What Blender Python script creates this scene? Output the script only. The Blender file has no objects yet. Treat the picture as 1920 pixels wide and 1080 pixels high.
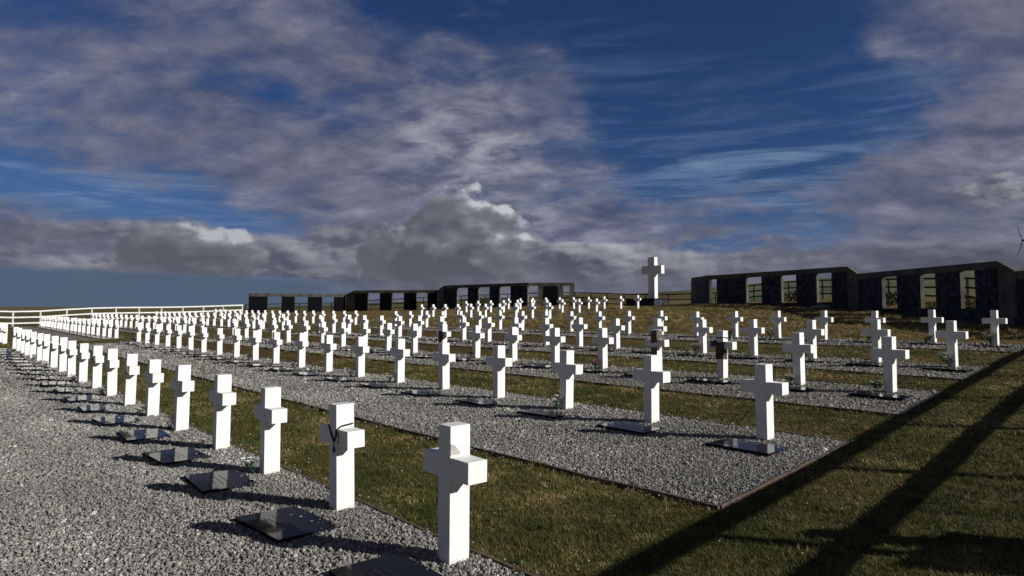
import bpy, bmesh, math, random
import numpy as np
from mathutils import Vector, Matrix
random.seed(7); rng = np.random.default_rng(11)
scene = bpy.context.scene
col = scene.collection

# ------------------------------------------------------------------ camera survey constants
F = 1247.25; HY = 577.0; CY = 504.33; H = 1.8642; AL = 0.7147
OX, OY = -1.0989, 4.5054; S = 1.6956; PP = 5.2894
RD = (-math.sin(AL), math.cos(AL)); PD = (math.cos(AL), math.sin(AL))
Zc = [[0,.039,.0167],[.1154,-.0204,.009],[.2975,-.0216,.0271],[.4955,-.0355,.0159],
      [.6599,-.0571,.0208],[1.1735,-.0518,.0155],[1.5187,-.0739,.0023],[1.7835,-.0795,-.0038]]
RO = [.7441,.5364,-.4789,-1.5652,-.7186,.9132,.5587,.0105]
UO = [.119,.514,-.2846,-.5832,.2539,-.2062,-.0211,.2084]
RT = [-.0846,-.1058,-.3326,-.0864,-.0688,.1447,.1605,.3283]
SS = [.0156,.0268,-.0043,-.018,.0241,-.0226,-.0124,-.0118]
Q2 = [-.2058,-.6907,-.0322,.0104,-.6312,.0461,.0633,.0944]
Q3 = [-.0482,-.4409,-.6785,-1.0762,-1.538,-.0021,-.0058,-.0285]
SUN = Vector((.936*.923, -.352*.923, .385)).normalized()

def row_uv(r, n):
    i = r-1; N = (n-20)/20
    return S*n*(1+SS[i])+UO[i]+Q2[i]*N*N+Q3[i]*N**3, PP*i+RO[i]+RT[i]*(n-10)*.1
def xy(u, v): return OX+RD[0]*u+PD[0]*v, OY+RD[1]*u+PD[1]*v
def to_uv(x, y): return (x-OX)*RD[0]+(y-OY)*RD[1], (x-OX)*PD[0]+(y-OY)*PD[1]
def zrow(r, n):
    c = Zc[r-1]; N = (n-15)/10
    return c[0]+c[1]*N+c[2]*N*N

# ------------------------------------------------------------------ terrain (thin plate spline through surveyed levels)
HOR = [(-180,577),(-60,577),(-37.6,575.5),(-20,575),(-11.8,567.5),(-4.6,561),(1.8,556),(6.4,549.5),(10,551),
       (15.1,544),(20,533),(25,525),(30,519.5),(38,517),(60,540),(180,577)]
def hor_tan(az): return (577-np.interp(az, [a for a, _ in HOR], [b for _, b in HOR]))/F
cp = []
for r in range(1, 6):
    for n in range(-4, 46, 4):
        x, y = xy(*row_uv(r, n)); cp.append((x, y, zrow(r, n)))
for r in range(6, 9):
    for n in range(12, 32, 4):
        x, y = xy(*row_uv(r, n)); cp.append((x, y, zrow(r, n)))
for v in (-6, -14, -24):
    for u in (-6, 4, 15, 30, 45, 62):
        x, y = xy(u, v); cp.append((x, y, -.03+.001*v))
for u, v, z in ((-4,3,.12),(-3,8,.25),(-3,14,.5),(-3,21,.78),(-10,3,.1),(-10,12,.35),(-10,22,.7),(-16,-4,0),(-8,0,.02),(-2.2,1,.03),(3,26,.93),(-3,28,1.0)):
    x, y = xy(u, v); cp.append((x, y, z))
cp += [(15.43,52,2.16),(20.4,40.5,1.77),(21.1,28.9,1.1),(21.6,24,.98),(-28.9,73.2,1.3),(-19.5,79.1,1.42),(-8.5,76.4,1.7),
       (1.6,66.8,2.02),(6.3,66.8,2.0),(13.4,62.5,1.95),(10.5,58,1.88),(-46,63.5,0),(-33.1,76,.68),(-31.4,77.5,.74),
       (-23.3,86,1.08),(-6.4,84,1.95),(7.2,76,2.2),(12.3,73,1.95),(18.6,69,1.9),(21.6,71,2.0),(24,66,2.55),(25.7,61.8,2.7),
       (26.9,47.5,2.35),(27.4,40,2.1),(18,54,2.2),(23,44,2.0),(25,32,1.4),(27,24,1.1)]
for az in range(-100, 101, 10):
    t = float(hor_tan(az)); R = 112
    a = math.radians(az)
    cp.append((R*math.sin(a), R*math.cos(a), H-.35+t*R*.92))
cp = np.array(cp)
def _phi(d2): return np.where(d2 > 1e-9, d2*np.log(np.maximum(d2, 1e-9))*.5, 0)
_n = len(cp); P0 = cp[:, :2]/40.0
K = _phi(((P0[:, None]-P0[None])**2).sum(-1))+np.eye(_n)*.004
A = np.zeros((_n+3, _n+3)); A[:_n, :_n] = K; A[:_n, _n] = 1; A[:_n, _n+1:] = P0; A[_n, :_n] = 1; A[_n+1:, :_n] = P0.T
W = np.linalg.solve(A, np.concatenate([cp[:, 2], [0, 0, 0]]))
def ground(x, y):
    x = np.atleast_1d(np.asarray(x, float)); y = np.atleast_1d(np.asarray(y, float)); out = np.empty(len(x))
    for i in range(0, len(x), 20000):
        q = np.stack([x[i:i+20000], y[i:i+20000]], 1)/40.0
        out[i:i+20000] = _phi(((q[:, None]-P0[None])**2).sum(-1))@W[:_n]+W[_n]+q@W[_n+1:]
    R = np.hypot(x, y); az = np.degrees(np.arctan2(x, y)); t = hor_tan(az)
    tt = np.clip((R-95)/50, 0, 1); tt = tt*tt*(3-2*tt)
    ridge = np.interp(R, [0, 95, 260, 330, 3000], [.9, .93, 1.0, .985, .1])
    far = np.where(R < 330, H-.2+t*R*ridge, H-.2+t*330*.985*np.interp(R, [330, 1500], [1, .2]))
    far = far+np.sin(x*.031+1)*np.cos(y*.027)*.25*np.clip((R-120)/100, 0, 1)*np.clip(1-(R-200)/400, 0, 1)
    return out*(1-tt)+far*tt
def gz(x, y): return float(ground(x, y)[0])

# ------------------------------------------------------------------ node helpers
class NT:
    def __init__(s, nt): s.t = nt; nt.nodes.clear()
    def n(s, typ, ins=None, **kw):
        nd = s.t.nodes.new(typ)
        for k, v in kw.items(): setattr(nd, k, v)
        for k, v in (ins or {}).items(): s.set(nd.inputs[k], v)
        return nd
    def set(s, sock, v):
        if isinstance(v, bpy.types.NodeSocket): s.t.links.new(v, sock)
        elif isinstance(v, (tuple, list)) and len(v) == 3 and sock.type == 'RGBA': sock.default_value = (*v, 1)
        else: sock.default_value = v
    def m(s, op, a, b=0.0, c=None, clamp=False):
        nd = s.t.nodes.new('ShaderNodeMath'); nd.operation = op; nd.use_clamp = clamp
        s.set(nd.inputs[0], a); s.set(nd.inputs[1], b)
        if c is not None: s.set(nd.inputs[2], c)
        return nd.outputs[0]
    def mix(s, f, a, b, typ='RGBA', blend='MIX'):
        nd = s.t.nodes.new('ShaderNodeMix'); nd.data_type = typ
        if typ == 'RGBA': nd.blend_type = blend; i = (0, 6, 7); o = 2
        else: i = (0, 2, 3); o = 0
        s.set(nd.inputs[i[0]], f); s.set(nd.inputs[i[1]], a); s.set(nd.inputs[i[2]], b)
        return nd.outputs[o]
    def ss(s, x, lo, hi, a=0.0, b=1.0):
        nd = s.t.nodes.new('ShaderNodeMapRange'); nd.interpolation_type = 'SMOOTHSTEP'
        for i, v in enumerate((x, lo, hi, a, b)): s.set(nd.inputs[i], v)
        return nd.outputs[0]
    def noise(s, vec, scale, detail=3, rough=.55, dist=0.0, out=0):
        nd = s.n('ShaderNodeTexNoise', {'Vector': vec, 'Scale': scale, 'Detail': detail, 'Roughness': rough, 'Distortion': dist})
        return nd.outputs[out]
    def ramp(s, f, stops):
        nd = s.t.nodes.new('ShaderNodeValToRGB'); e = nd.color_ramp.elements
        while len(e) < len(stops): e.new(.5)
        for el, (p, c) in zip(e, stops): el.position = p; el.color = (*c, 1)
        s.set(nd.inputs[0], f); return nd.outputs[0]
def material(name):
    m = bpy.data.materials.new(name); m.use_nodes = True
    t = NT(m.node_tree); out = t.n('ShaderNodeOutputMaterial'); b = t.n('ShaderNodeBsdfPrincipled')
    t.t.links.new(b.outputs[0], out.inputs[0]); b.inputs['Specular IOR Level'].default_value = .3
    return m, t, b
def obj_co(t): return t.n('ShaderNodeTexCoord').outputs['Object']
def world_pos(t): return t.n('ShaderNodeNewGeometry').outputs['Position']
def bump(t, b, h, strength, dist):
    nd = t.n('ShaderNodeBump', {'Height': h, 'Strength': strength, 'Distance': dist}); t.t.links.new(nd.outputs[0], b.inputs['Normal'])

# ------------------------------------------------------------------ materials
# grass ground
m_ground, t, b = material('grass_ground')
p = world_pos(t)
att = t.n('ShaderNodeAttribute', attribute_name='gold').outputs['Fac']
far = t.n('ShaderNodeAttribute', attribute_name='far').outputs['Fac']
big = t.noise(p, .35, 4); med = t.noise(p, 2.2, 5, .65); fine = t.noise(p, 38, 4, .75); vfine = t.noise(p, 150, 3, .8)
green = t.ramp(fine, [(.3, (.030, .030, .009)), (.5, (.080, .082, .021)), (.72, (.165, .150, .050))])
brown = t.ramp(fine, [(.28, (.042, .028, .010)), (.52, (.135, .095, .035)), (.75, (.26, .19, .078))])
goldc = t.ramp(fine, [(.28, (.055, .034, .012)), (.52, (.165, .108, .040)), (.75, (.29, .205, .08))])
f1 = t.ss(t.m('ADD', t.m('MULTIPLY', big, .6), t.m('MULTIPLY', med, .55)), .52, .80)
c = t.mix(f1, green, brown)
c = t.mix(t.ss(t.m('ADD', att, t.m('MULTIPLY', t.m('SUBTRACT', med, .5), 1.5)), .15, .9), c, goldc)
red = t.n('ShaderNodeAttribute', attribute_name='red').outputs['Fac']
redc = t.ramp(fine, [(.28, (.035, .013, .006)), (.52, (.105, .048, .022)), (.75, (.19, .10, .05))])
c = t.mix(t.ss(t.m('ADD', red, t.m('MULTIPLY', t.m('SUBTRACT', med, .5), 1.6)), .35, 1.1), c, redc)
farn = t.noise(p, .02, 6, .6); farm = t.noise(p, .15, 5, .7)
farc = t.ramp(t.m('ADD', t.m('MULTIPLY', farn, .6), t.m('MULTIPLY', farm, .4)), [(.36, (.045, .042, .02)), (.47, (.11, .095, .04)), (.55, (.17, .145, .06)), (.66, (.09, .10, .05))])
grn = t.n('ShaderNodeAttribute', attribute_name='pale').outputs['Fac']
palec = t.ramp(farm, [(.35, (.085, .105, .055)), (.6, (.135, .150, .080))])
farc = t.mix(grn, farc, palec)
c = t.mix(far, c, farc)
t.set(b.inputs['Base Color'], c); b.inputs['Roughness'].default_value = .95; b.inputs['Specular IOR Level'].default_value = .1
bump(t, b, t.m('ADD', t.m('MULTIPLY', fine, .7), t.m('MULTIPLY', vfine, .3)), 1.0, .045)

# gravel
def stone_color(t, f, g):
    c = t.ramp(f, [(0, (.05, .05, .046)), (.22, (.12, .118, .108)), (.48, (.205, .198, .176)), (.70, (.285, .275, .246)), (.88, (.26, .205, .165)), (1, (.50, .49, .455))])
    return t.mix(t.m('MULTIPLY', g, .6), c, (.15, .145, .14))
m_gravel, t, b = material('gravel_bed')
p = world_pos(t)
v1 = t.n('ShaderNodeTexVoronoi', {'Vector': p, 'Scale': 42.0, 'Randomness': 1.0}); v2 = t.n('ShaderNodeTexVoronoi', {'Vector': p, 'Scale': 23.0})
rnd = t.n('ShaderNodeSeparateColor', {'Color': v1.outputs['Color']}).outputs[0]
rnd2 = t.n('ShaderNodeSeparateColor', {'Color': v2.outputs['Color']}).outputs[1]
pn = t.noise(p, 5, 4, .6)
cc = stone_color(t, t.mix(.45, rnd, rnd2, 'FLOAT'), t.ss(pn, .45, .75))
gap = t.ss(v1.outputs['Distance'], .30, .75)
cc = t.mix(t.m('MULTIPLY', gap, .5), cc, (.04, .037, .033))
t_g = t.n('ShaderNodeBrightContrast', {'Color': cc, 'Bright': .0, 'Contrast': .12}).outputs[0]
cc = t.mix(1.0, t_g, (1.72, 1.66, 1.50), blend='MULTIPLY')
t.set(b.inputs['Base Color'], cc); b.inputs['Roughness'].default_value = .9
bump(t, b, t.m('ADD', t.m('MULTIPLY', v1.outputs['Distance'], -1.0), t.m('MULTIPLY', v2.outputs['Distance'], -.8)), 1.0, .03)
m_stone, t, b = material('gravel_stone')
rs = t.n('ShaderNodeAttribute', attribute_name='tone', attribute_type='INSTANCER').outputs['Fac']
sn = t.noise(obj_co(t), 3, 3)
t.set(b.inputs['Base Color'], t.mix(.18, stone_color(t, rs, 0.0), t.ramp(sn, [(.3, (.12, .115, .11)), (.7, (.55, .53, .5))]))); b.inputs['Roughness'].default_value = .85

# grass blades
m_blade, t, b = material('grass_blades')
tone = t.n('ShaderNodeAttribute', attribute_name='tone', attribute_type='INSTANCER').outputs['Fac']
pn = t.noise(world_pos(t), 60, 2)
c = t.ramp(t.m('ADD', tone, t.m('MULTIPLY', t.m('SUBTRACT', pn, .5), .5)), [(0, (.026, .034, .008)), (.30, (.072, .085, .019)), (.54, (.125, .110, .032)), (.74, (.21, .15, .058)), (.88, (.32, .24, .10)), (1, (.48, .39, .19))])
t.set(b.inputs['Base Color'], c); b.inputs['Roughness'].default_value = .7; b.inputs['Specular IOR Level'].default_value = .2

# painted crosses
m_white, t, b = material('white_paint')
o = obj_co(t); oi = t.n('ShaderNodeObjectInfo').outputs['Random']
z = t.n('ShaderNodeSeparateXYZ', {'Vector': o}).outputs[2]
off = t.n('ShaderNodeCombineXYZ', {'X': t.m('MULTIPLY', oi, 37.0), 'Y': t.m('MULTIPLY', oi, 11.0)}).outputs[0]
pv = t.n('ShaderNodeVectorMath', {0: o, 1: off}, operation='ADD').outputs[0]
n1 = t.noise(pv, 5, 5, .7); n2 = t.noise(pv, 26, 4, .7)
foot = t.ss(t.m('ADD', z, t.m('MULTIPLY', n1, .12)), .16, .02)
c = t.mix(t.m('MULTIPLY', t.ss(n1, .5, .8), .22), (.80, .79, .755), (.52, .51, .46))
c = t.mix(t.m('MULTIPLY', t.ss(n2, .66, .75), .3), c, (.35, .34, .31))
stv = t.n('ShaderNodeMapping', {'Vector': pv, 'Scale': (14, 14, .9)}).outputs[0]; streak = t.noise(stv, 2.0, 4, .7)
c = t.mix(t.m('MULTIPLY', t.ss(streak, .56, .78), .30), c, (.40, .40, .36))
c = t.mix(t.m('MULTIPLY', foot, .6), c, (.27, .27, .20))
t.set(b.inputs['Base Color'], c); t.set(b.inputs['Roughness'], t.m('ADD', .42, t.m('MULTIPLY', n1, .25)))
bump(t, b, t.m('ADD', n2, t.m('MULTIPLY', n1, .6)), .25, .004)
m_patch, t, b = material('bare_grey_wood')
n1 = t.noise(obj_co(t), 30, 5, .7)
t.set(b.inputs['Base Color'], t.ramp(n1, [(.3, (.33, .30, .27)), (.7, (.52, .49, .45))])); b.inputs['Roughness'].default_value = .9
m_rail, t, b = material('white_rail_paint')
n1 = t.noise(obj_co(t), 3, 4, .6)
t.set(b.inputs['Base Color'], t.ramp(n1, [(.3, (.62, .62, .6)), (.6, (.8, .8, .78))])); b.inputs['Roughness'].default_value = .5
m_dark, t, b = material('dark_rail_timber')
n1 = t.noise(obj_co(t), 4, 5, .7)
t.set(b.inputs['Base Color'], t.ramp(n1, [(.3, (.004, .004, .004)), (.7, (.016, .014, .012))])); b.inputs['Roughness'].default_value = .9
m_granite, t, b = material('polished_black_granite')
n1 = t.noise(obj_co(t), 90, 3, .7); n2 = t.noise(obj_co(t), 6, 4, .6)
t.set(b.inputs['Base Color'], t.ramp(n1, [(.35, (.006, .006, .008)), (.75, (.02, .02, .026))]))
t.set(b.inputs['Roughness'], t.m('ADD', .05, t.m('MULTIPLY', t.ss(n2, .45, .8), .12))); b.inputs['Specular IOR Level'].default_value = .3; b.inputs['IOR'].default_value = 1.19
m_engrave, t, b = material('engraved_lines')
t.set(b.inputs['Base Color'], t.ramp(t.noise(obj_co(t), 120, 2), [(.4, (.02, .02, .022)), (.6, (.045, .045, .045))])); b.inputs['Roughness'].default_value = .8
m_panel, t, b = material('dark_granite_panels')
o = obj_co(t); n1 = t.noise(o, 14, 6, .8); sp = t.n('ShaderNodeTexVoronoi', {'Vector': o, 'Scale': 9.0})
vj = t.n('ShaderNodeTexVoronoi', {'Vector': o, 'Scale': 5.0}); jr = t.n('ShaderNodeSeparateColor', {'Color': vj.outputs['Color']}).outputs[0]
c = t.ramp(t.m('ADD', t.m('MULTIPLY', n1, .6), t.m('MULTIPLY', jr, .4)), [(.3, (.006, .007, .011)), (.5, (.022, .024, .034)), (.75, (.06, .065, .085))])
t.set(b.inputs['Base Color'], c); b.inputs['Roughness'].default_value = .6; b.inputs['Specular IOR Level'].default_value = .12
bump(t, b, n1, .5, .02)
m_conc, t, b = material('weathered_concrete')
o = world_pos(t); n1 = t.noise(o, 1.3, 5, .65); n2 = t.noise(o, 9, 5, .7)
st = t.n('ShaderNodeMapping', {'Vector': o, 'Scale': (3, 3, .35)}).outputs[0]; n3 = t.noise(st, 2.5, 4, .6)
c = t.ramp(t.m('ADD', t.m('MULTIPLY', n1, .5), t.m('ADD', t.m('MULTIPLY', n2, .25), t.m('MULTIPLY', n3, .25))), [(.36, (.045, .043, .035)), (.5, (.095, .090, .075)), (.66, (.17, .163, .135))])
t.set(b.inputs['Base Color'], c); b.inputs['Roughness'].default_value = .9; bump(t, b, n2, .5, .02)
m_panel_dimmed, t, b = material('matt_panels_sun_dimmed')  # darker copy of the panel colour, offsetting direct sun on the left sections
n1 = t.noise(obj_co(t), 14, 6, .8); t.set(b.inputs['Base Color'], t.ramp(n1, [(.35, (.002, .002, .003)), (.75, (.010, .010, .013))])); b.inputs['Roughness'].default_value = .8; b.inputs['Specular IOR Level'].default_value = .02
m_conc_dimmed, t, b = material('weathered_concrete_sun_dimmed')  # shade put into the colour: concrete copy dimmed for the sunlit left sections
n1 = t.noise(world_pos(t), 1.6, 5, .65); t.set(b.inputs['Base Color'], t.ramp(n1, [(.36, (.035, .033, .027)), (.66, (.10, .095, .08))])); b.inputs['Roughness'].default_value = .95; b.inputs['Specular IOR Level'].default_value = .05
m_timber, t, b = material('edging_timber')
n1 = t.noise(world_pos(t), 12, 5, .7)
t.set(b.inputs['Base Color'], t.ramp(n1, [(.3, (.045, .03, .02)), (.55, (.12, .085, .06)), (.75, (.2, .16, .12))])); b.inputs['Roughness'].default_value = .9
m_paving, t, b = material('pale_paving')
n1 = t.noise(world_pos(t), 6, 5, .7)
t.set(b.inputs['Base Color'], t.ramp(n1, [(.3, (.18, .16, .13)), (.7, (.34, .31, .26))])); b.inputs['Roughness'].default_value = .9
def flat(name, c, rough=.7, var=.35, sc=40):
    m, t, b = material(name); n1 = t.noise(obj_co(t), sc, 3)
    t.set(b.inputs['Base Color'], t.ramp(n1, [(.3, tuple(x*(1-var) for x in c)), (.7, tuple(min(1, x*(1+var)) for x in c))])); b.inputs['Roughness'].default_value = rough; return m
m_leaf = flat('plastic_leaf_green', (.018, .065, .035)); m_petal = flat('white_petals', (.7, .69, .64), .6, .12)
m_pink = flat('pink_petals', (.45, .16, .2), .6, .2); m_cord = flat('rosary_cord', (.012, .011, .012)); m_cloth = flat('dark_cloth', (.075, .060, .050), .95, .5, 12)
m_bird = flat('gull_feathers', (.06, .06, .065), .9); m_shrub = flat('shrub_leaves', (.035, .045, .015), .8, .6, 3)
m_stain = flat('stained_boards', (.13, .105, .08), .9, .45, 10)

# ------------------------------------------------------------------ mesh helpers
def link(name, mesh, mat=None, parent=None, smooth=False):
    o = bpy.data.objects.new(name, mesh); col.objects.link(o)
    if mat and not mesh.materials: mesh.materials.append(mat)
    if parent: o.parent = parent
    if smooth: mesh.shade_smooth()
    return o
def tag(o, label=None, cat=None, group=None, kind=None):
    if label: o['label'] = label
    if cat: o['category'] = cat
    if group: o['group'] = group
    if kind: o['kind'] = kind
    return o
def empty(name, loc=(0, 0, 0), rz=0):
    o = bpy.data.objects.new(name, None); col.objects.link(o); o.location = loc; o.rotation_euler = (0, 0, rz); o.empty_display_size = .1
    return o
def bm_mesh(bm, name):
    me = bpy.data.meshes.new(name); bm.to_mesh(me); bm.free(); return me
def box(bm, c, s, mat=None, bev=0):
    g = bmesh.ops.create_cube(bm, size=1); vs = g['verts']
    bmesh.ops.scale(bm, vec=s, verts=vs)
    if bev:
        es = list({e for v in vs for e in v.link_edges})
        r = bmesh.ops.bevel(bm, geom=es, offset=bev, segments=2, affect='EDGES', profile=.6); vs = list({v for f in r['faces'] for v in f.verts} | {v for v in vs if v.is_valid})
    M = mat or Matrix.Identity(4)
    bmesh.ops.transform(bm, matrix=M @ Matrix.Translation(c), verts=vs); return vs
def box_mesh(name, c, s, bev=0):
    bm = bmesh.new(); box(bm, c, s, None, bev); return bm_mesh(bm, name)
def bar(bm, a, b, w, h):
    a = Vector(a); b = Vector(b); d = b-a; L = d.length
    M = Matrix.Translation((a+b)/2) @ d.to_track_quat('Y', 'Z').to_matrix().to_4x4()
    box(bm, (0, 0, 0), (w, L, h), M)
def tube(bm, pts, r, seg=6):
    rings = []
    for i, p in enumerate(pts):
        p = Vector(p); d = (Vector(pts[min(i+1, len(pts)-1)])-Vector(pts[max(i-1, 0)])).normalized()
        q = d.to_track_quat('Z', 'Y'); rr = r[i] if isinstance(r, (list, tuple)) else r
        rings.append([bm.verts.new(p+q @ Vector((rr*math.cos(k*2*math.pi/seg), rr*math.sin(k*2*math.pi/seg), 0))) for k in range(seg)])
    for A_, B_ in zip(rings, rings[1:]):
        for k in range(seg): bm.faces.new((A_[k], A_[(k+1) % seg], B_[(k+1) % seg], B_[k]))
    bm.faces.new(rings[0][::-1]); bm.faces.new(rings[-1])

# ------------------------------------------------------------------ bed layout in (u, v)
VFRONT = {1: -5.6, 2: 2.75, 3: 1.95, 4: 1.85, 5: 2.2, 6: 1.5, 7: 1.5, 8: 1.4}
VBACK = {1: .2, 2: .5, 3: .55, 4: .5, 5: .5, 6: .45, 7: .45, 8: .45}
BLOCKS = [(r, 0, 19) for r in range(1, 6)]+[(r, 22.1, 41.1) for r in range(1, 6)]+[(r, 16, 25) for r in (6, 7, 8)]
def vline(r, u):
    n = (u-UO[r-1])/(S*(1+SS[r-1])); return PP*(r-1)+RO[r-1]+RT[r-1]*(n-10)*.1
beds = []
for r, n0, n1 in BLOCKS:
    u0 = row_uv(r, n0)[0]; u1 = row_uv(r, n1)[0]
    vb = lambda u, r=r: vline(r, u)+VBACK[r]
    vf = (lambda u, r=r: -4.8) if r == 1 else (lambda u, r=r: vline(r, u)-VFRONT[r])
    if n0 == 0:
        uend = lambda v: -1.0+.065*v
        beds.append((r, uend, lambda v, u1=u1: u1+.8, vf, vb, n0))
    else:
        beds.append((r, lambda v, u0=u0: u0-.75, lambda v, u1=u1: u1+.85, vf, vb, n0))
def in_bed(u, v, pad=0.0):
    """vectorised: is (u, v) on gravel"""
    u = np.asarray(u); v = np.asarray(v); res = np.zeros(u.shape, bool)
    for r, ua, ub, vf, vb, n0 in beds:
        n = (u-UO[r-1])/(S*(1+SS[r-1])); vl = PP*(r-1)+RO[r-1]+RT[r-1]*(n-10)*.1
        f = np.full(u.shape, -4.8) if r == 1 else vl-VFRONT[r]
        res |= (u > ua(v)-pad) & (u < ub(v)+pad) & (v > f-pad) & (v < vl+VBACK[r]+pad)
    return res

# ------------------------------------------------------------------ ground sheet
rings = [0]+list(np.geomspace(1.2, 110, 150))+list(np.geomspace(116, 420, 46))+list(np.geomspace(460, 6000, 22))
azs = sorted(set([round(a, 3) for a in np.linspace(-46, 46, 261)]+[round(a, 3) for a in np.linspace(46, 314, 60)]))[:-1]
NA = len(azs); ra = np.radians(azs)
X = np.concatenate([[0]]+[R*np.sin(ra) for R in rings[1:]]); Y = np.concatenate([[0]]+[R*np.cos(ra) for R in rings[1:]])
Zg = ground(X, Y)
faces = [(0, 1+(k+1) % NA, 1+k) for k in range(NA)]
for i in range(len(rings)-2):
    a0 = 1+i*NA; b0 = a0+NA
    faces += [(a0+k, a0+(k+1) % NA, b0+(k+1) % NA, b0+k) for k in range(NA)]
me = bpy.data.meshes.new('grass_ground'); me.from_pydata(np.stack([X, Y, Zg], 1).tolist(), [], faces)
me.shade_smooth()
u_, v_ = to_uv(X, Y); R_ = np.hypot(X, Y); az_ = np.degrees(np.arctan2(X, Y))
pale_ = np.clip((az_-13)/5, 0, 1)*np.clip((R_-50-np.clip(25-az_, 0, 12)*1.5)/25, 0, 1)
gold = np.clip((v_-15)/12, 0, 1)*np.clip((140-R_)/60, 0, 1)*.95
redw = np.clip((u_-1)/14, 0, 1)*np.clip((26-v_)/8, 0, 1)*np.clip((v_-1)/3, 0, 1)*np.clip((36-u_)/5, 0, 1)*.8
farw = np.maximum(np.clip((R_-80)/50, 0, 1), pale_); pale = np.clip((az_-13)/5, 0, 1)*np.clip((R_-50-np.clip(25-az_, 0, 12)*1.5)/25, 0, 1)
for nm, arr in (('gold', gold), ('red', redw), ('far', farw), ('pale', pale)):
    at_ = me.attributes.new(nm, 'FLOAT', 'POINT'); at_.data.foreach_set('value', arr.astype(np.float32))
tag(link('grassland_ground', me, m_ground), kind='structure')

# ------------------------------------------------------------------ gravel beds and their timber edging
for r, ua, ub, vf, vb, n0 in beds:
    us = np.unique(np.concatenate([np.linspace(0, 6, 25), np.linspace(6, 20, 29), np.linspace(20, 75, 56)]))
    a = float(ua(8)); bb = float(ub(8)); us = us[(us > a+.3) & (us < bb-.3)]; tt = np.concatenate([[0], (us-a)/(bb-a), [1]])
    NV = 40 if r == 1 else 12
    pts = []
    for t_ in tt:
        for k in range(NV+1):
            um = a+(bb-a)*t_; v = vf(um)+(vb(um)-vf(um))*k/NV
            u = ua(v)+(ub(v)-ua(v))*t_; pts.append(xy(u, v))
    pts = np.array(pts); zz = ground(pts[:, 0], pts[:, 1])+.022
    fc = []
    for i in range(len(tt)-1):
        for k in range(NV):
            q = i*(NV+1)+k; fc.append((q, q+1, q+NV+2, q+NV+1))
    me = bpy.data.meshes.new('gravel_bed'); me.from_pydata(np.column_stack([pts, zz]).tolist(), [], fc)
    bm = bmesh.new(); bm.from_mesh(me); bmesh.ops.recalc_face_normals(bm, faces=bm.faces)
    if sum(f.normal.z for f in bm.faces) < 0: bmesh.ops.reverse_faces(bm, faces=bm.faces)
    bm.to_mesh(me); bm.free(); me.shade_smooth()
    tag(link('gravel_bed', me, m_gravel), kind='structure')
    # edging
    ORD = ['front', 'second', 'third', 'fourth', 'fifth', 'sixth', 'seventh', 'rearmost'][r-1]
    side = ' in the near block' if n0 == 0 else (' in the far block' if n0 > 20 else '')
    e = empty('timber_edging', (0, 0, 0)); tag(e, 'thin timber edging round the %s row gravel%s' % (ORD, side), 'edging', 'timber edging round the gravel beds')
    def strip(f, steps):
        bm = bmesh.new(); prev = None
        P = [f(k/steps) for k in range(steps+1)]
        Pz = ground([q[0] for q in P], [q[1] for q in P])
        for k, (x, y) in enumerate(P):
            x2, y2 = P[min(k+1, steps)]; x1, y1 = P[max(k-1, 0)]
            d = Vector((x2-x1, y2-y1, 0)).normalized(); nn = Vector((-d.y, d.x, 0))*.014; z_ = Pz[k]; wob = .006*math.sin(k*2.3)
            ring = [bm.verts.new(Vector((x, y, z_-.06))+nn), bm.verts.new(Vector((x, y, z_+.040+wob))+nn), bm.verts.new(Vector((x, y, z_+.040+wob))-nn), bm.verts.new(Vector((x, y, z_-.06))-nn)]
            if prev:
                for j in range(4): bm.faces.new((prev[j], prev[(j+1) % 4], ring[(j+1) % 4], ring[j]))
            else: bm.faces.new(ring)
            prev = ring
        bm.faces.new(prev[::-1]); bmesh.ops.recalc_face_normals(bm, faces=bm.faces)
        link('edging_board', bm_mesh(bm, 'edging_board'), m_timber, e)
    def longf(vv):
        def f(t_):
            um = a+(bb-a)*t_; v = vv(um); return xy(ua(v)+(ub(v)-ua(v))*t_, v)
        return f
    strip(longf(vb), 48)
    if r > 1: strip(longf(vf), 48)
    va, vz = (vf(a)+.03, vb(a)-.03); strip(lambda t_: xy(ua(va+(vz-va)*t_), va+(vz-va)*t_), 10)
    va, vz = (vf(bb)+.03, vb(bb)-.03); strip(lambda t_: xy(ub(va+(vz-va)*t_), va+(vz-va)*t_), 10)

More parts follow.
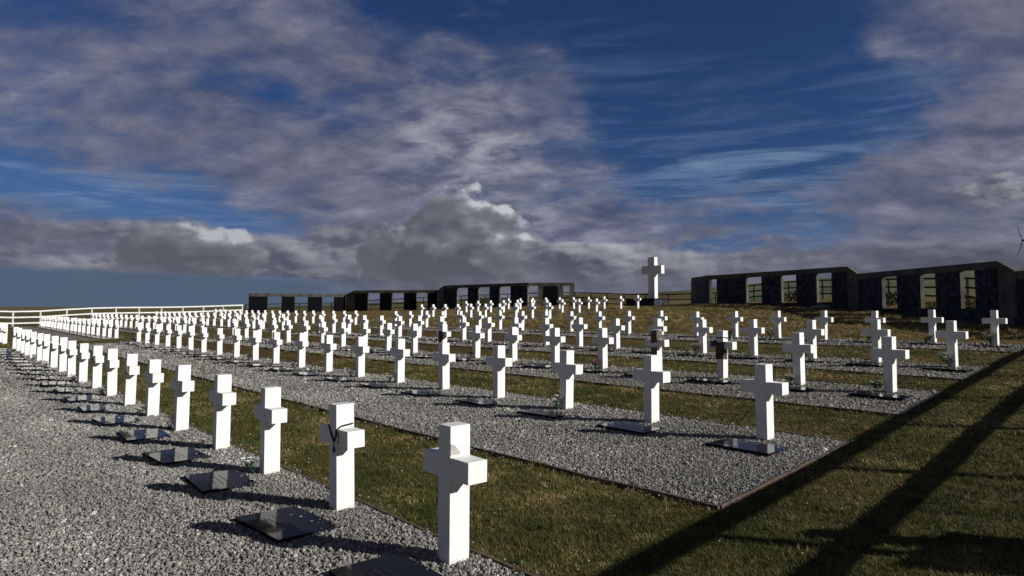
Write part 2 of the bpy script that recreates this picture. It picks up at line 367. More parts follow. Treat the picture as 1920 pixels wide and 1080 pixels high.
# ------------------------------------------------------------------ scattered stuff (geometry nodes)
def point_cloud(name, P, attrs):
    me = bpy.data.meshes.new(name); me.vertices.add(len(P)); me.vertices.foreach_set('co', P.astype(np.float32).ravel())
    for k, (arr, typ) in attrs.items():
        at_ = me.attributes.new(k, typ, 'POINT'); at_.data.foreach_set('vector' if typ == 'FLOAT_VECTOR' else 'value', arr.astype(np.float32).ravel())
    return me
def gn_scatter(o, source=None, mat=None):
    ng = bpy.data.node_groups.new(o.name+'_scatter', 'GeometryNodeTree')
    ng.interface.new_socket('Geometry', in_out='INPUT', socket_type='NodeSocketGeometry'); ng.interface.new_socket('Geometry', in_out='OUTPUT', socket_type='NodeSocketGeometry')
    N = ng.nodes; L = ng.links; gi = N.new('NodeGroupInput'); go = N.new('NodeGroupOutput')
    m2p = N.new('GeometryNodeMeshToPoints'); L.new(gi.outputs[0], m2p.inputs[0])
    ip = N.new('GeometryNodeInstanceOnPoints'); L.new(m2p.outputs[0], ip.inputs['Points'])
    def na(nm, dt):
        x = N.new('GeometryNodeInputNamedAttribute'); x.data_type = dt; x.inputs['Name'].default_value = nm; return x.outputs[0]
    if source is None:
        ico = N.new('GeometryNodeMeshIcoSphere'); ico.inputs['Subdivisions'].default_value = 1; ico.inputs['Radius'].default_value = 1
        sm = N.new('GeometryNodeSetMaterial'); sm.inputs['Material'].default_value = mat; L.new(ico.outputs[0], sm.inputs[0]); L.new(sm.outputs[0], ip.inputs['Instance'])
    else:
        oi = N.new('GeometryNodeObjectInfo'); oi.inputs['Object'].default_value = source; oi.transform_space = 'ORIGINAL'; oi.inputs['As Instance'].default_value = True
        L.new(oi.outputs['Geometry'], ip.inputs['Instance'])
    e2r = N.new('FunctionNodeEulerToRotation'); L.new(na('rot', 'FLOAT_VECTOR'), e2r.inputs[0]); L.new(e2r.outputs[0], ip.inputs['Rotation']); L.new(na('scl', 'FLOAT_VECTOR'), ip.inputs['Scale'])
    L.new(ip.outputs[0], go.inputs[0])
    md = o.modifiers.new('scatter', 'NODES'); md.node_group = ng
# gravel stones, full cover close by, thinning into the textured sheet
def cand(n, umin, umax, vmin, vmax):
    return rng.uniform(umin, umax, n), rng.uniform(vmin, vmax, n)
u, v = cand(800000, -1.6, 17, -4.8, 7.3)
x, y = xy(u, v); R = np.hypot(x, y); az = np.degrees(np.arctan2(x, y))
keep = (in_bed(u, v, -.02) | (in_bed(u, v, .16) & (rng.random(len(u)) < .025))) & (y > 1) & (R > 3.2) & (R < 19) & (np.abs(az) < 46) & (rng.random(len(u)) < np.clip((8.5/R)**2.2, 0, 1))
u, v, x, y, R = u[keep], v[keep], x[keep], y[keep], R[keep]
z = ground(x, y)+.02+rng.uniform(0, .012, len(x))
size = rng.lognormal(math.log(.0090), .38, len(x))*np.clip(R/8, 1, 1.8)
u2, v2 = cand(330000, -1.2, 34, -4.8, 24)
x2, y2 = xy(u2, v2); R2 = np.hypot(x2, y2); az2 = np.degrees(np.arctan2(x2, y2))
k2 = in_bed(u2, v2, -.03) & (R2 > 10) & (np.abs(az2) < 44) & (rng.random(len(u2)) < np.clip((13/R2)**1.2, 0, 1))
x2, y2, R2 = x2[k2], y2[k2], R2[k2]; s2 = rng.lognormal(math.log(.015), .35, len(x2))*np.clip(R2/14, 1, 1.7)
x = np.concatenate([x, x2]); y = np.concatenate([y, y2]); z = np.concatenate([z, ground(x2, y2)+.02+rng.uniform(0, .01, len(x2))]); size = np.concatenate([size, s2])
scl = size[:, None]*rng.uniform(.6, 1.25, (len(x), 3)); scl[:, 2] *= .85
stones = link('gravel_stones', point_cloud('gravel_stones', np.column_stack([x, y, z]), {
    'rot': (rng.uniform(0, 6.28, (len(x), 3)), 'FLOAT_VECTOR'), 'scl': (scl, 'FLOAT_VECTOR'), 'tone': (np.clip(rng.random(len(x))**1.05+.10*(np.sin(x*1.7+1)+np.sin(y*2.3+2)+np.sin((x+y)*4.1))/2, 0, 1), 'FLOAT')}))
gn_scatter(stones, None, m_stone); tag(stones, 'loose grey and white chippings covering the nearest gravel', 'gravel', kind='stuff')
print('stones', len(x))
# grass tuft source: a real tuft of grass in the turf
def tuft_mesh(name, nb, w, h, spread, lean):
    vs, fs = [], []
    for k in range(nb):
        a = random.uniform(0, 6.283); r0 = spread*math.sqrt(random.random()); cx, cy_ = r0*math.cos(a), r0*math.sin(a)
        a2 = random.uniform(0, 6.283); hh = h*random.uniform(.45, 1.15); ln = lean*random.uniform(.2, 1.2)*hh; b_ = a2+math.pi/2+random.uniform(-.5, .5)
        dx, dy = w/2*math.cos(a2), w/2*math.sin(a2); lx, ly = ln*math.cos(b_), ln*math.sin(b_)
        i = len(vs)
        vs += [(cx-dx, cy_-dy, -.01), (cx+dx, cy_+dy, -.01), (cx+lx*.35+dx*.7, cy_+ly*.35+dy*.7, hh*.55), (cx+lx*.35-dx*.7, cy_+ly*.35-dy*.7, hh*.55), (cx+lx, cy_+ly, hh)]
        fs += [(i, i+1, i+2, i+3), (i+3, i+2, i+4)]
    me = bpy.data.meshes.new(name); me.from_pydata(vs, [], fs); return me
def tuft_source(name, me, u, v, label):
    x, y = xy(u, v); o = link(name, me, m_blade); o.location = (x, y, gz(x, y)); tag(o, label, 'grass', kind='stuff'); return o
short = tuft_source('turf_blades', tuft_mesh('turf_blades', 34, .0035, .030, .08, 1.5), 2.0, 1.9, 'short turf blades in the grass strip behind the front row')
tall = tuft_source('grass_tuft', tuft_mesh('grass_tuft', 30, .005, .11, .05, .9), 2.6, 2.5, 'longer dry grass tuft in the strip behind the front row')
NC = 260000
u, v = cand(NC, -12, 18, -7, 22)
x, y = xy(u, v); R = np.hypot(x, y); az = np.degrees(np.arctan2(x, y))
keep = ~in_bed(u, v, .03) & (R > 3.0) & (R < 22) & (np.abs(az) < 45) & (y > 1) & (rng.random(NC) < np.clip((5.5/R)**1.5, 0, 1))
u, v, x, y, R = u[keep], v[keep], x[keep], y[keep], R[keep]
def patchy(x, y, s, seed=0):
    return (np.sin(x*s+seed)+np.sin(y*s*1.3+seed*2)+np.sin((x+y)*s*.7+seed*3)+np.sin((x-y)*s*1.9+seed))/4
tone = np.clip(.46+.30*patchy(x, y, 2.1, 1)+.20*patchy(x, y, 7.3, 4)+rng.normal(0, .20, len(x))+np.clip(v-2, 0, 8)*.012-np.clip(-u, 0, 3)*.06, 0, 1)
sc = rng.uniform(.7, 1.4, len(x))*np.clip(R/7, 1, 2.0); scl = np.column_stack([sc, sc, sc*rng.uniform(.5, 1.2, len(x))*np.clip(7/R, .55, 1)])
rot = np.column_stack([rng.uniform(-.2, .2, (len(x), 2)), rng.uniform(0, 6.28, len(x))])
turf = link('turf', point_cloud('turf', np.column_stack([x, y, ground(x, y)]), {'rot': (rot, 'FLOAT_VECTOR'), 'scl': (scl, 'FLOAT_VECTOR'), 'tone': (tone, 'FLOAT')}))
gn_scatter(turf, short); tag(turf, 'short olive and brown turf of the nearest grass strips', 'grass', kind='stuff'); print('turf', len(x))
# longer tufts: along bed edges, sparse elsewhere, and on the rough bank
u, v = cand(150000, -10, 44, -2, 47)
x, y = xy(u, v); R = np.hypot(x, y); az = np.degrees(np.arctan2(x, y))
edge = in_bed(u, v, .16) & ~in_bed(u, v, .02)
keep = ~in_bed(u, v, .02) & (R > 3.5) & (R < 75) & (np.abs(az) < 43) & (y > 1)
pr = np.where(edge, .55, .035)+np.where(v > 22.5, .2, 0)+np.clip(patchy(x, y, 1.1, 3), 0, 1)*.10
keep &= rng.random(len(u)) < pr
u, v, x, y, R, edge = u[keep], v[keep], x[keep], y[keep], R[keep], edge[keep]
tone = np.clip(.5+.15*patchy(x, y, 1.3, 2)+rng.normal(0, .16, len(x))+np.clip((v-15)/40, 0, .25), 0, 1)
sc = rng.uniform(.5, 1.2, len(x))*np.clip(R/14, .75, 2.6); scl = np.column_stack([sc, sc, rng.uniform(.35, .9, len(x))*np.where(v > 22.5, 1.5, .75)])
rot = np.column_stack([rng.uniform(-.2, .2, (len(x), 2)), rng.uniform(0, 6.28, len(x))])
rough = link('long_grass', point_cloud('long_grass', np.column_stack([x, y, ground(x, y)]), {'rot': (rot, 'FLOAT_VECTOR'), 'scl': (scl, 'FLOAT_VECTOR'), 'tone': (tone, 'FLOAT')}))
gn_scatter(rough, tall); tag(rough, 'longer dry grass along the timber edging and on the rough bank', 'grass', kind='stuff'); print('tufts', len(x))
# tiny white daisies in the turf
bm = bmesh.new()
for _ in range(300):
    while True:
        uu, vv = random.uniform(-9, 6), random.uniform(.8, 12); xx, yy = xy(uu, vv)
        if not bool(in_bed(np.array([uu]), np.array([vv]), .05)[0]) and yy > 3: break
    if random.random() > .55 and not (uu > .5 and vv < 3): continue
    zz = gz(xx, yy)+random.uniform(.02, .035); s = random.uniform(.005, .010)*max(1, math.hypot(xx, yy)/9)
    g = bmesh.ops.create_icosphere(bm, subdivisions=1, radius=s); bmesh.ops.transform(bm, matrix=Matrix.Translation((xx, yy, zz)) @ Matrix.Diagonal((1, 1, .5, 1)), verts=g['verts'])
tag(link('daisies', bm_mesh(bm, 'daisies'), m_petal), 'tiny white daisies dotted through the near turf', 'flowers', kind='stuff')

# ------------------------------------------------------------------ grave crosses (local x along the row, y across it)
YAW = math.atan2(RD[1], RD[0])
post_me = box_mesh('cross_post', (0, 0, .46), (.15, .18, 1.08), .004)
arm_me = box_mesh('cross_bar', (0, 0, .70), (.565, .172, .155), .004)
post_me.materials.append(m_white); arm_me.materials.append(m_white)
post_far = box_mesh('cross_post_plain', (0, 0, .46), (.15, .18, 1.08)); post_far.materials.append(m_white)
arm_far = box_mesh('cross_bar_plain', (0, 0, .70), (.565, .172, .155)); arm_far.materials.append(m_white)
plaque_me = box_mesh('plaque_slab', (0, 0, 0), (.82, .56, .035), .003); plaque_me.materials.append(m_granite)
engr = []
for k, (w, yy) in enumerate(((.34, .09), (.46, .03), (.40, -.03))):
    bm = bmesh.new(); xx = -w/2; random.seed(5+k); top = [bm.verts.new((xx, yy+.001, .0181)), bm.verts.new((xx, yy-.001, .0181))]
    while xx < w/2:
        l = random.uniform(.012, .04)
        for x_, h_ in ((xx+.001, .005), (xx+l, .005), (xx+l+.001, .0008), (xx+l+.007, .0008)):
            nw = [bm.verts.new((x_, yy+h_, .0181)), bm.verts.new((x_, yy-h_, .0181))]; bm.faces.new((top[0], top[1], nw[1], nw[0])); top = nw
        xx += l+.008
    me_ = bm_mesh(bm, 'plaque_engraving'); me_.materials.append(m_engrave); engr.append(me_)
random.seed(21)
ORDN = ['first','second','third','fourth','fifth','sixth','seventh','eighth','ninth','tenth','eleventh','twelfth','thirteenth','fourteenth','fifteenth','sixteenth','seventeenth','eighteenth','nineteenth','twentieth']
ROWN = ['front row', 'second row', 'third row', 'fourth row', 'fifth row', 'sixth row back', 'seventh row back', 'rearmost row']
extra = {(1, 0): ', with a chipped bare patch', (1, 1): ', dark cord round it', (3, 2): ', draped with dark cloth', (3, 8): ', with a dark scarf', (3, 3): ', its post stained brown'}
crosses = {}
for r, n0, n1 in BLOCKS:
    cnt = 10 if r > 5 else 20
    for k in range(cnt):
        n = n0+k; u, v = row_uv(r, n); u += random.uniform(-.02, .02); v += random.uniform(-.02, .02)
        x, y = xy(u, v); z = gz(x, y)
        if k == 0: place = 'at the right-hand end of' if n0 != 22.1 else 'nearest the path in'
        elif k == cnt-1: place = 'at the far left end of'
        else: place = '%s from the right in' % ORDN[k]
        blk = 'near block' if n0 == 0 else 'far block'
        where = '%s the %s' % (place, ROWN[r-1])+('' if r > 5 or (r, n) in extra and n0 == 0 else ', '+blk)
        c = empty('grave_cross', (x, y, z), YAW+math.radians(random.uniform(-1.5, 1.5)))
        c.rotation_euler.x = math.radians(random.uniform(-1, 1)); c.rotation_euler.y = math.radians(random.uniform(-.9, .9)); c.scale = (1, 1, random.uniform(.975, 1.02))
        near = math.hypot(x, y) < 30
        link('post', post_me if near else post_far, None, c); link('crossbar', arm_me if near else arm_far, None, c)
        tag(c, 'white grave cross '+where+(extra.get((r, n), '') if n0 == 0 else ''), 'cross', 'white grave crosses in rows')
        crosses[(r, n)] = c
        pu, pv = u-.08+random.uniform(-.05, .05), v-.53+random.uniform(-.04, .04); px, py = xy(pu, pv)
        vis = (px/max(py, .1) > -.80) and not (n0 == 22.1 and r > 3 and k > 8)
        if vis:
            g = gz(px, py); pz = g+.022+.013
            rz = YAW+math.radians(random.uniform(-4, 4))
            if near and math.hypot(px, py) < 16:
                p = empty('grave_plaque', (px, py, pz), rz)
                link('slab', plaque_me, None, p); [link('inscription_line', em, None, p) for em in engr]
            else:
                p = link('grave_plaque', plaque_me, None); p.location = (px, py, pz); p.rotation_euler.z = rz
            p.rotation_euler.x = math.radians(random.uniform(.3, 2.2))
            pl = {'at the right-hand end of': 'cross at the right-hand end of'}.get(place, 'cross '+place)
            tag(p, 'black plaque before the %s the %s%s' % (pl, ROWN[r-1], '' if r > 5 else ', '+blk), 'plaque', 'black plaques on the gravel')

# chipped patch on the nearest cross
bm = bmesh.new(); pts = [(.055, .80), (.085, .80), (.086, .88), (.078, .872), (.062, .86), (.05, .83), (.03, .81), (.02, .80)]
vs = [bm.verts.new((-.0762, -(q[0]), q[1])) for q in [(.00, .792), (-.088, .792), (-.088, .88), (-.07, .868), (-.045, .86), (-.03, .84), (-.012, .828)]]
bm.faces.new(vs); pa = link('bare_patch', bm_mesh(bm, 'bare_patch'), m_patch, crosses[(1, 0)]); pa['label'] = 'bare grey patch where paint has flaked off'

# ------------------------------------------------------------------ small offerings
def bouquet(x, y, z, s, label, petal, nf=7, lying=0.0):
    e = empty('flower_bouquet', (x, y, z), random.uniform(0, 6)); tag(e, label, 'flowers', 'small flower offerings at the crosses')
    bl = bmesh.new(); bf = bmesh.new()
    for k in range(nf):
        a = k*2.4; rr = s*.5*math.sqrt((k+.5)/nf); top = Vector((rr*math.cos(a), rr*math.sin(a), s*(.75+.3*random.random()))); top.x += lying*s
        tube(bl, [(0, 0, 0), tuple(top*.6), tuple(top)], s*.02, 4)
        for j in range(2):
            q = top*random.uniform(.3, .8); a2 = random.uniform(0, 6.3); d = Vector((math.cos(a2), math.sin(a2), .5))*s*.35; w = Vector((-math.sin(a2), math.cos(a2), 0))*s*.09
            vs = [bl.verts.new(q), bl.verts.new(q+d*.5+w), bl.verts.new(q+d), bl.verts.new(q+d*.5-w)]; bl.faces.new(vs)
        for j in range(6):
            a3 = j*math.pi/3; c_ = top; d = Vector((math.cos(a3), math.sin(a3), .35))*s*.22; w = Vector((-math.sin(a3), math.cos(a3), 0))*s*.11
            vs = [bf.verts.new(c_), bf.verts.new(c_+d*.6+w), bf.verts.new(c_+d), bf.verts.new(c_+d*.6-w)]; bf.faces.new(vs)
        g = bmesh.ops.create_icosphere(bf, subdivisions=1, radius=s*.07); bmesh.ops.translate(bf, vec=top, verts=g['verts'])
    link('stems_and_leaves', bm_mesh(bl, 'stems'), m_leaf, e); link('blossoms', bm_mesh(bf, 'blossoms'), petal, e)
    return e
for (r, k, s, pt, du, dv) in ((1,2,.13,m_petal,.05,-.16),(1,3,.10,m_petal,.10,-.18),(1,4,.16,m_petal,.14,-.16),(1,5,.12,m_petal,.1,-.17),(1,7,.15,m_petal,.12,-.17),(1,9,.14,m_petal,.12,-.17),(1,12,.16,m_petal,.12,-.17),(1,14,.16,m_pink,.12,-.17),
        (2,2,.17,m_petal,.02,-.16),(2,5,.15,m_petal,.14,-.15),(2,6,.16,m_petal,.14,-.15),(2,8,.14,m_petal,.15,-.15),(2,10,.14,m_petal,.15,-.15),(2,15,.17,m_petal,.2,-.15),(2,17,.18,m_petal,.2,-.15),(2,19,.2,m_petal,.35,-.1),
        (3,0,.16,m_petal,.15,-.17),(3,1,.15,m_petal,.12,-.17),(3,4,.17,m_pink,.1,-.17),(3,7,.17,m_petal,.15,-.16),(4,0,.22,m_petal,.0,-.17),(4,4,.2,m_petal,.1,-.17),(4,6,.22,m_pink,.12,-.16),(4,9,.2,m_petal,.15,-.15),
        (5,0,.26,m_petal,.06,-.18),(5,1,.22,m_petal,.12,-.18),(5,2,.24,m_petal,.16,-.18),(5,3,.24,m_petal,.16,-.18),(5,4,.24,m_petal,.14,-.18),(5,5,.22,m_pink,.12,-.18)):
    u, v = row_uv(r, k); x, y = xy(u+du, v+dv)
    pos = 'rightmost' if k == 0 else ORDN[k]
    bouquet(x, y, gz(x, y)+.025, s*1.35, 'small %s bouquet at the foot of the %s cross of the %s' % ('pink' if pt == m_pink else 'white', pos, ROWN[r-1]), pt, lying=random.uniform(-.5, .5))
# cord looped over the second cross, small bundles tied to crossbars
def on_cross(key, name, label, cat, bm, mat, group=None):
    for v in bm.verts: v.co.y *= -1
    bmesh.ops.reverse_faces(bm, faces=bm.faces)
    c = crosses[key]; o = link(name, bm_mesh(bm, name), mat); o.location = c.location; o.rotation_euler = c.rotation_euler; return tag(o, label, cat, group)
bm = bmesh.new()   # local: +x along row (away), +y across (away from the front), so the grey face is y=-.09, lit face x=-.075
tube(bm, [(.078, .07, .80), (.079, -.03, .805), (.07, -.094, .79), (.02, -.096, .72), (-.035, -.096, .655), (-.07, -.096, .69), (-.078, -.092, .76), (-.082, -.04, .79), (-.082, .06, .80), (-.06, .094, .80), (.05, .094, .80), (.078, .07, .80)], .0085, 6)
for k in range(14):
    q = Vector((.02, -.097, .72)).lerp(Vector((-.035, -.097, .655)), k/13.0); g = bmesh.ops.create_icosphere(bm, subdivisions=1, radius=.011); bmesh.ops.translate(bm, vec=q, verts=g['verts'])
tube(bm, [(-.035, -.097, .655), (-.034, -.097, .60), (-.036, -.097, .55)], .007, 6); tube(bm, [(-.055, -.098, .575), (-.015, -.098, .575)], .007, 6)
tube(bm, [(-.10, -.090, .74), (-.12, -.0905, .70), (-.115, -.0905, .64), (-.10, -.09, .66)], .004, 6)
on_cross((1, 1), 'rosary', 'dark beaded cord looped over the second nearest cross of the front row', 'rosary', bm, m_cord)
for key, lab in (((1, 6), 'seventh'), ((1, 8), 'ninth'), ((1, 14), 'fifteenth')):
    bm = bmesh.new()
    for k in range(16):
        g = bmesh.ops.create_icosphere(bm, subdivisions=1, radius=random.uniform(.02, .035)); bmesh.ops.translate(bm, vec=(-.20-random.random()*.09, -.10-random.random()*.03, .66+random.random()*.10), verts=g['verts'])
    tube(bm, [(-.25, -.09, .79), (-.25, -.10, .70), (-.245, -.10, .60)], .01, 6)
    on_cross(key, 'dried_posy', 'dried posy tied to the crossbar of the %s cross of the front row' % lab, 'flowers', bm, m_stain, 'dried posies tied to crossbars')
def drape(key, name, label, pieces, mat, seed):
    bm = bmesh.new(); rr = random.Random(seed)
    for (c0, s0) in pieces:
        vs = box(bm, c0, s0)
        es = list({e for v in vs for e in v.link_edges}); bmesh.ops.subdivide_edges(bm, edges=es, cuts=4, use_grid_fill=True)
    for v in bm.verts:
        v.co.x += .006*math.sin(v.co.z*60+seed)+rr.uniform(-.003, .003); v.co.y += .007*math.sin(v.co.z*45+v.co.x*30)-.004; v.co.z += .012*math.sin(v.co.x*40+v.co.y*25)
    return on_cross(key, name, label, 'cloth', bm, mat)
drape((3, 2), 'draped_cloth', 'dark cloth draped over the third cross of the third row', [((0, -.105, .60), (.17, .022, .34)), ((.14, -.10, .74), (.15, .02, .12)), ((-.088, -.03, .60), (.016, .13, .36)), ((0, 0, .865), (.17, .215, .016))], m_cloth, 3)
drape((3, 8), 'dark_scarf', 'dark scarf wrapped round the ninth cross of the third row', [((0, -.105, .64), (.19, .03, .30)), ((.04, -.11, .36), (.09, .03, .36)), ((-.09, -.02, .70), (.02, .15, .12))], m_cloth, 5)
drape((3, 3), 'stained_boards', 'brown stained boarding on the post of the fourth cross of the third row', [((0, -.099, .84), (.156, .012, .26)), ((0, -.099, .5), (.156, .012, .22)), ((-.0825, 0, .86), (.010, .184, .26))], m_stain, 9)

# ------------------------------------------------------------------ central cross on its black plinth
e = empty('tall_cross', (13.4, 63.2, 2.60), YAW); tag(e, 'tall white memorial cross rising between the two dark wall wings', 'cross')
link('post', box_mesh('tall_post', (0, 0, 2.03), (.74, .50, 4.06), .015), m_white, e); link('crossbar', box_mesh('tall_bar', (0, 0, 2.86), (2.3, .48, .78), .015), m_white, e)
e = empty('plinth', (12.75, 62.6, 1.9), YAW); tag(e, 'low black stone plinth beneath the tall white cross', 'plinth')
link('base_block', box_mesh('plinth_block', (0, .2, .30), (3.3, 2.0, .92), .02), m_panel, e); link('top_slab', box_mesh('plinth_top', (0, .2, .79), (3.5, 2.2, .06), .01), m_granite, e)
x, y = 14.2, 61.4; bouquet(x, y, gz(x, y)+.1, .34, 'pair of white flower heads laid against the black plinth', m_petal, 4)
bm = bmesh.new(); Pz = [(-2.5, -2.4), (6.2, -2.0), (6.2, 1.6), (-2.5, 1.6)]
me = bpy.data.meshes.new('pale_paving'); NX = 12; vv = []
for i in range(NX+1):
    for j in range(5):
        x = 13.2+4.6*i/NX; y = 58.3+.9*j-1.0*(i/NX)*3; vv.append((x, y, gz(x, y)+.03))
me.from_pydata(vv, [], [(i*5+j, (i+1)*5+j, (i+1)*5+j+1, i*5+j+1) for i in range(NX) for j in range(4)])
tag(link('paving', me, m_paving), kind='structure')

# ------------------------------------------------------------------ memorial wall wings
TH = .22
def frame(A, B):
    A = Vector((A[0], A[1], 0)); B = Vector((B[0], B[1], 0)); d = (B-A).normalized(); L = (B-A).length
    nrm = Vector((d.y, -d.x, 0))   # towards the graves
    M = Matrix(((d.x, nrm.x, 0, A.x), (d.y, nrm.y, 0, A.y), (0, 0, 1, 0), (0, 0, 0, 1))); return M, L
def wall_section(root, A, B, top, solids, sill=None, ramp=None, panels=True, ext=0.0, mc=None, mp=None):
    mc = mc or m_conc; mp = mp or m_panel
    """solids: (s0, s1) pier spans along A->B; local y: + towards the camera side, thickness TH"""
    M, L = frame(A, B); L += ext
    def bottom(s):
        q = M @ Vector((s, 0, 0)); return gz(q.x, q.y)-.4
    bm = bmesh.new(); box(bm, (L/2, -TH/2, top-.16), (L, TH, .32), M); bmesh.ops.recalc_face_normals(bm, faces=bm.faces); link('lintel', bm_mesh(bm, 'lintel'), mc, root)
    for s0, s1 in solids:
        zb = min(bottom(s0), bottom(s1)); zt = top-.32
        bm = bmesh.new(); box(bm, ((s0+s1)/2, -TH/2-.0, (zb+zt)/2), (s1-s0, TH-.02, zt-zb), M); bmesh.ops.recalc_face_normals(bm, faces=bm.faces)
        pr = link('pier', bm_mesh(bm, 'pier'), mc, root)
        if panels and s1-s0 > .7:
            zg = max(bottom(s0), bottom(s1))+.45
            bm = bmesh.new(); box(bm, ((s0+s1)/2, .012, (zg+zt)/2), (s1-s0-.06, .04, zt-zg-.04), M); bmesh.ops.recalc_face_normals(bm, faces=bm.faces)
            link('granite_panel', bm_mesh(bm, 'granite_panel'), mp, pr)
    if sill:
        for s0, s1, zt in sill:
            zb = min(bottom(s0), bottom(s1)); bm = bmesh.new(); box(bm, ((s0+s1)/2, -.02, (zb+zt)/2), (s1-s0, TH+.14, zt-zb), M); bmesh.ops.recalc_face_normals(bm, faces=bm.faces)
            link('plinth', bm_mesh(bm, 'wall_plinth'), m_panel, root)
    return M, L
def ramp_wall(root, A, B, zA, zB):
    M, L = frame(A, B); q = M @ Vector((0, 0, 0)); q2 = M @ Vector((L, 0, 0)); z0 = min(gz(q.x, q.y), gz(q2.x, q2.y))-.4
    bm = bmesh.new(); vs = []
    for yy in (0.002, -TH): vs.append([bm.verts.new(M @ Vector(c)) for c in ((0, yy, z0), (L, yy, z0), (L, yy, zB), (0, yy, zA))])
    f, k = vs; bm.faces.new(f); bm.faces.new(k[::-1])
    for j in range(4): bm.faces.new((f[j], k[j], k[(j+1) % 4], f[(j+1) % 4]))
    bmesh.ops.recalc_face_normals(bm, faces=bm.faces); link('stepped_end', bm_mesh(bm, 'stepped_end'), m_conc, root)
lw = empty('memorial_wall', (-8, 74, 1.6)); lw.matrix_world = Matrix.Identity(4); tag(lw, 'dark concrete memorial wall with openings, stepping up on the left of the tall cross', 'memorial wall')
wall_section(lw, (-28.9, 73.2), (-19.7, 78.98), 3.45, [(0, 1.97), (3.53, 4.94), (6.45, 8.05), (9.49, 10.86)], mc=m_conc_dimmed, mp=m_panel_dimmed)
ramp_wall(lw, (-19.68, 78.99), (-18.5, 78.3), 3.45, 3.9)
wall_section(lw, (-18.48, 78.3), (-8.5, 76.4), 3.9, [(0, 1.62), (3.1, 4.60), (6.04, 7.55), (8.9, 10.1)], mc=m_conc_dimmed, mp=m_panel_dimmed)
ramp_wall(lw, (-8.47, 76.4), (-7.7, 75.4), 3.9, 4.38)
wall_section(lw, (-7.68, 75.4), (1.6, 66.8), 4.38, [(0, 2.15), (3.87, 5.54), (7.21, 8.72), (10.25, 12.6)])
wall_section(lw, (1.62, 66.8), (6.27, 66.8), 4.38, [(1.02, 1.49), (1.51, 3.01), (3.03, 3.54), (4.18, 4.65)], mc=m_conc_dimmed, mp=m_panel_dimmed)
rw = empty('memorial_wall', (0, 0, 0)); tag(rw, 'dark concrete memorial wall with openings and black panels, stepping down right of the tall cross', 'memorial wall')
wall_section(rw, (15.36, 57), (15.43, 52), 4.41, [(0, 1.55), (1.57, 4.1), (4.12, 4.98)])
wall_section(rw, (15.43, 51.98), (20.4, 40.5), 4.38, [(.84, 3.99), (5.49, 7.30), (8.59, 10.25), (11.39, 12.49)], sill=[(0.02, 12.49, 2.2)])
ramp_wall(rw, (20.41, 40.48), (20.7, 39.8), 4.38, 3.9)
wall_section(rw, (20.7, 39.78), (21.1, 28.9), 3.9, [(0, 2.39), (3.78, 5.71), (6.89, 8.60), (9.56, 10.88)], sill=[(0.02, 10.86, 1.83)])
ramp_wall(rw, (21.1, 28.88), (21.15, 27.9), 3.9, 3.4)
wall_section(rw, (21.15, 27.88), (20.6, 19), 3.4, [(0, 3.2), (4.6, 6.2), (7.6, 8.85)], sill=[(0.02, 8.84, 1.45)])
# big pale stone at the foot of the right wing
bm = bmesh.new(); bmesh.ops.create_icosphere(bm, subdivisions=3, radius=1)
for v in bm.verts: v.co = Vector((v.co.x*.55, v.co.y*.3, v.co.z*.17))*(1+.14*math.sin(v.co.x*5+v.co.y*4))
o = link('boulder', bm_mesh(bm, 'boulder'), m_paving, smooth=True); x, y = 19.2, 41.5; o.location = (x, y, gz(x, y)+.08); tag(o, 'flat pale boulder lying in the grass before the right wall wing', 'rock')

# ------------------------------------------------------------------ rail fences
def fence(name, pts, spacing, mat, label, rails=(1.4, .84, .28), rail_h=.11, pw=.10, phase=0.0):
    e = empty(name, (0, 0, 0)); tag(e, label, 'fence', 'post and rail fences round the cemetery')
    P = [Vector((a, b_, 0)) for a, b_ in pts]; tz = [c for c in (q for q in [])]
    posts = []
    for A_, B_ in zip(P, P[1:]):
        L = (B_-A_).length; k = max(1, round(L/spacing))
        for j in range(k): posts.append(A_.lerp(B_, j/k))
    posts.append(P[-1])
    zs = ground([q.x for q in posts], [q.y for q in posts])
    for q, z_ in zip(posts, zs):
        bm = bmesh.new(); box(bm, (q.x, q.y, z_+rails[0]/2-.05), (pw, pw, rails[0]+.22)); link('post', bm_mesh(bm, 'post'), mat, e)
    for h in rails:
        bm = bmesh.new()
        for (q, z_), (q2, z2) in zip(zip(posts, zs), zip(posts[1:], zs[1:])):
            d = (q2-q).normalized(); nn = Vector((d.y, -d.x, 0)); s = -1 if (q.dot(nn) > 0) else 1
            off = nn*s*(pw/2+.02)
            bar(bm, (q.x+off.x, q.y+off.y, z_+h), (q2.x+off.x, q2.y+off.y, z2+h), .035, rail_h)
        link('rail', bm_mesh(bm, 'rail'), mat, e)
    return e
fv = lambda u, v: xy(u, v)
fence('rail_fence', [fv(75, -6.9), fv(75, 3.6), fv(75, 25)], 2.13, m_rail, 'white three-rail timber fence closing the far left end of the cemetery', rail_h=.13)
fence('rail_fence', [(-31.1, 77.7), (-23.3, 86), (-6.4, 84), (7.2, 76), (12.3, 73), (18.6, 69), (21.6, 70.6)], 2.3, m_dark, 'dark three-rail fence behind the left wall wing and the tall cross')
fence('rail_fence', [(21.8, 70.4), (24, 66), (25.7, 61.8), (26.9, 47.5), (27.4, 40), (27.5, 22)], 2.9, m_dark, 'dark three-rail fence seen through the openings of the right wall wing', rails=(1.55, .99, .43))
fu = lambda v: -4.43+.078*v
fpts = [fv(fu(v), v) for v in (-3.98, -1.25, 1.48, 4.2, 6.85, 9.6, 12.2, 15.2, 18, 20.8, 23.6)]
nf = fence('rail_fence', fpts, 2.9, m_rail, 'near rail fence along the right side whose shadow falls across the grass', rails=(1.365, .945, .42), rail_h=.118, pw=.11)
x, y = fv(fu(4.56)-.12, 4.56)
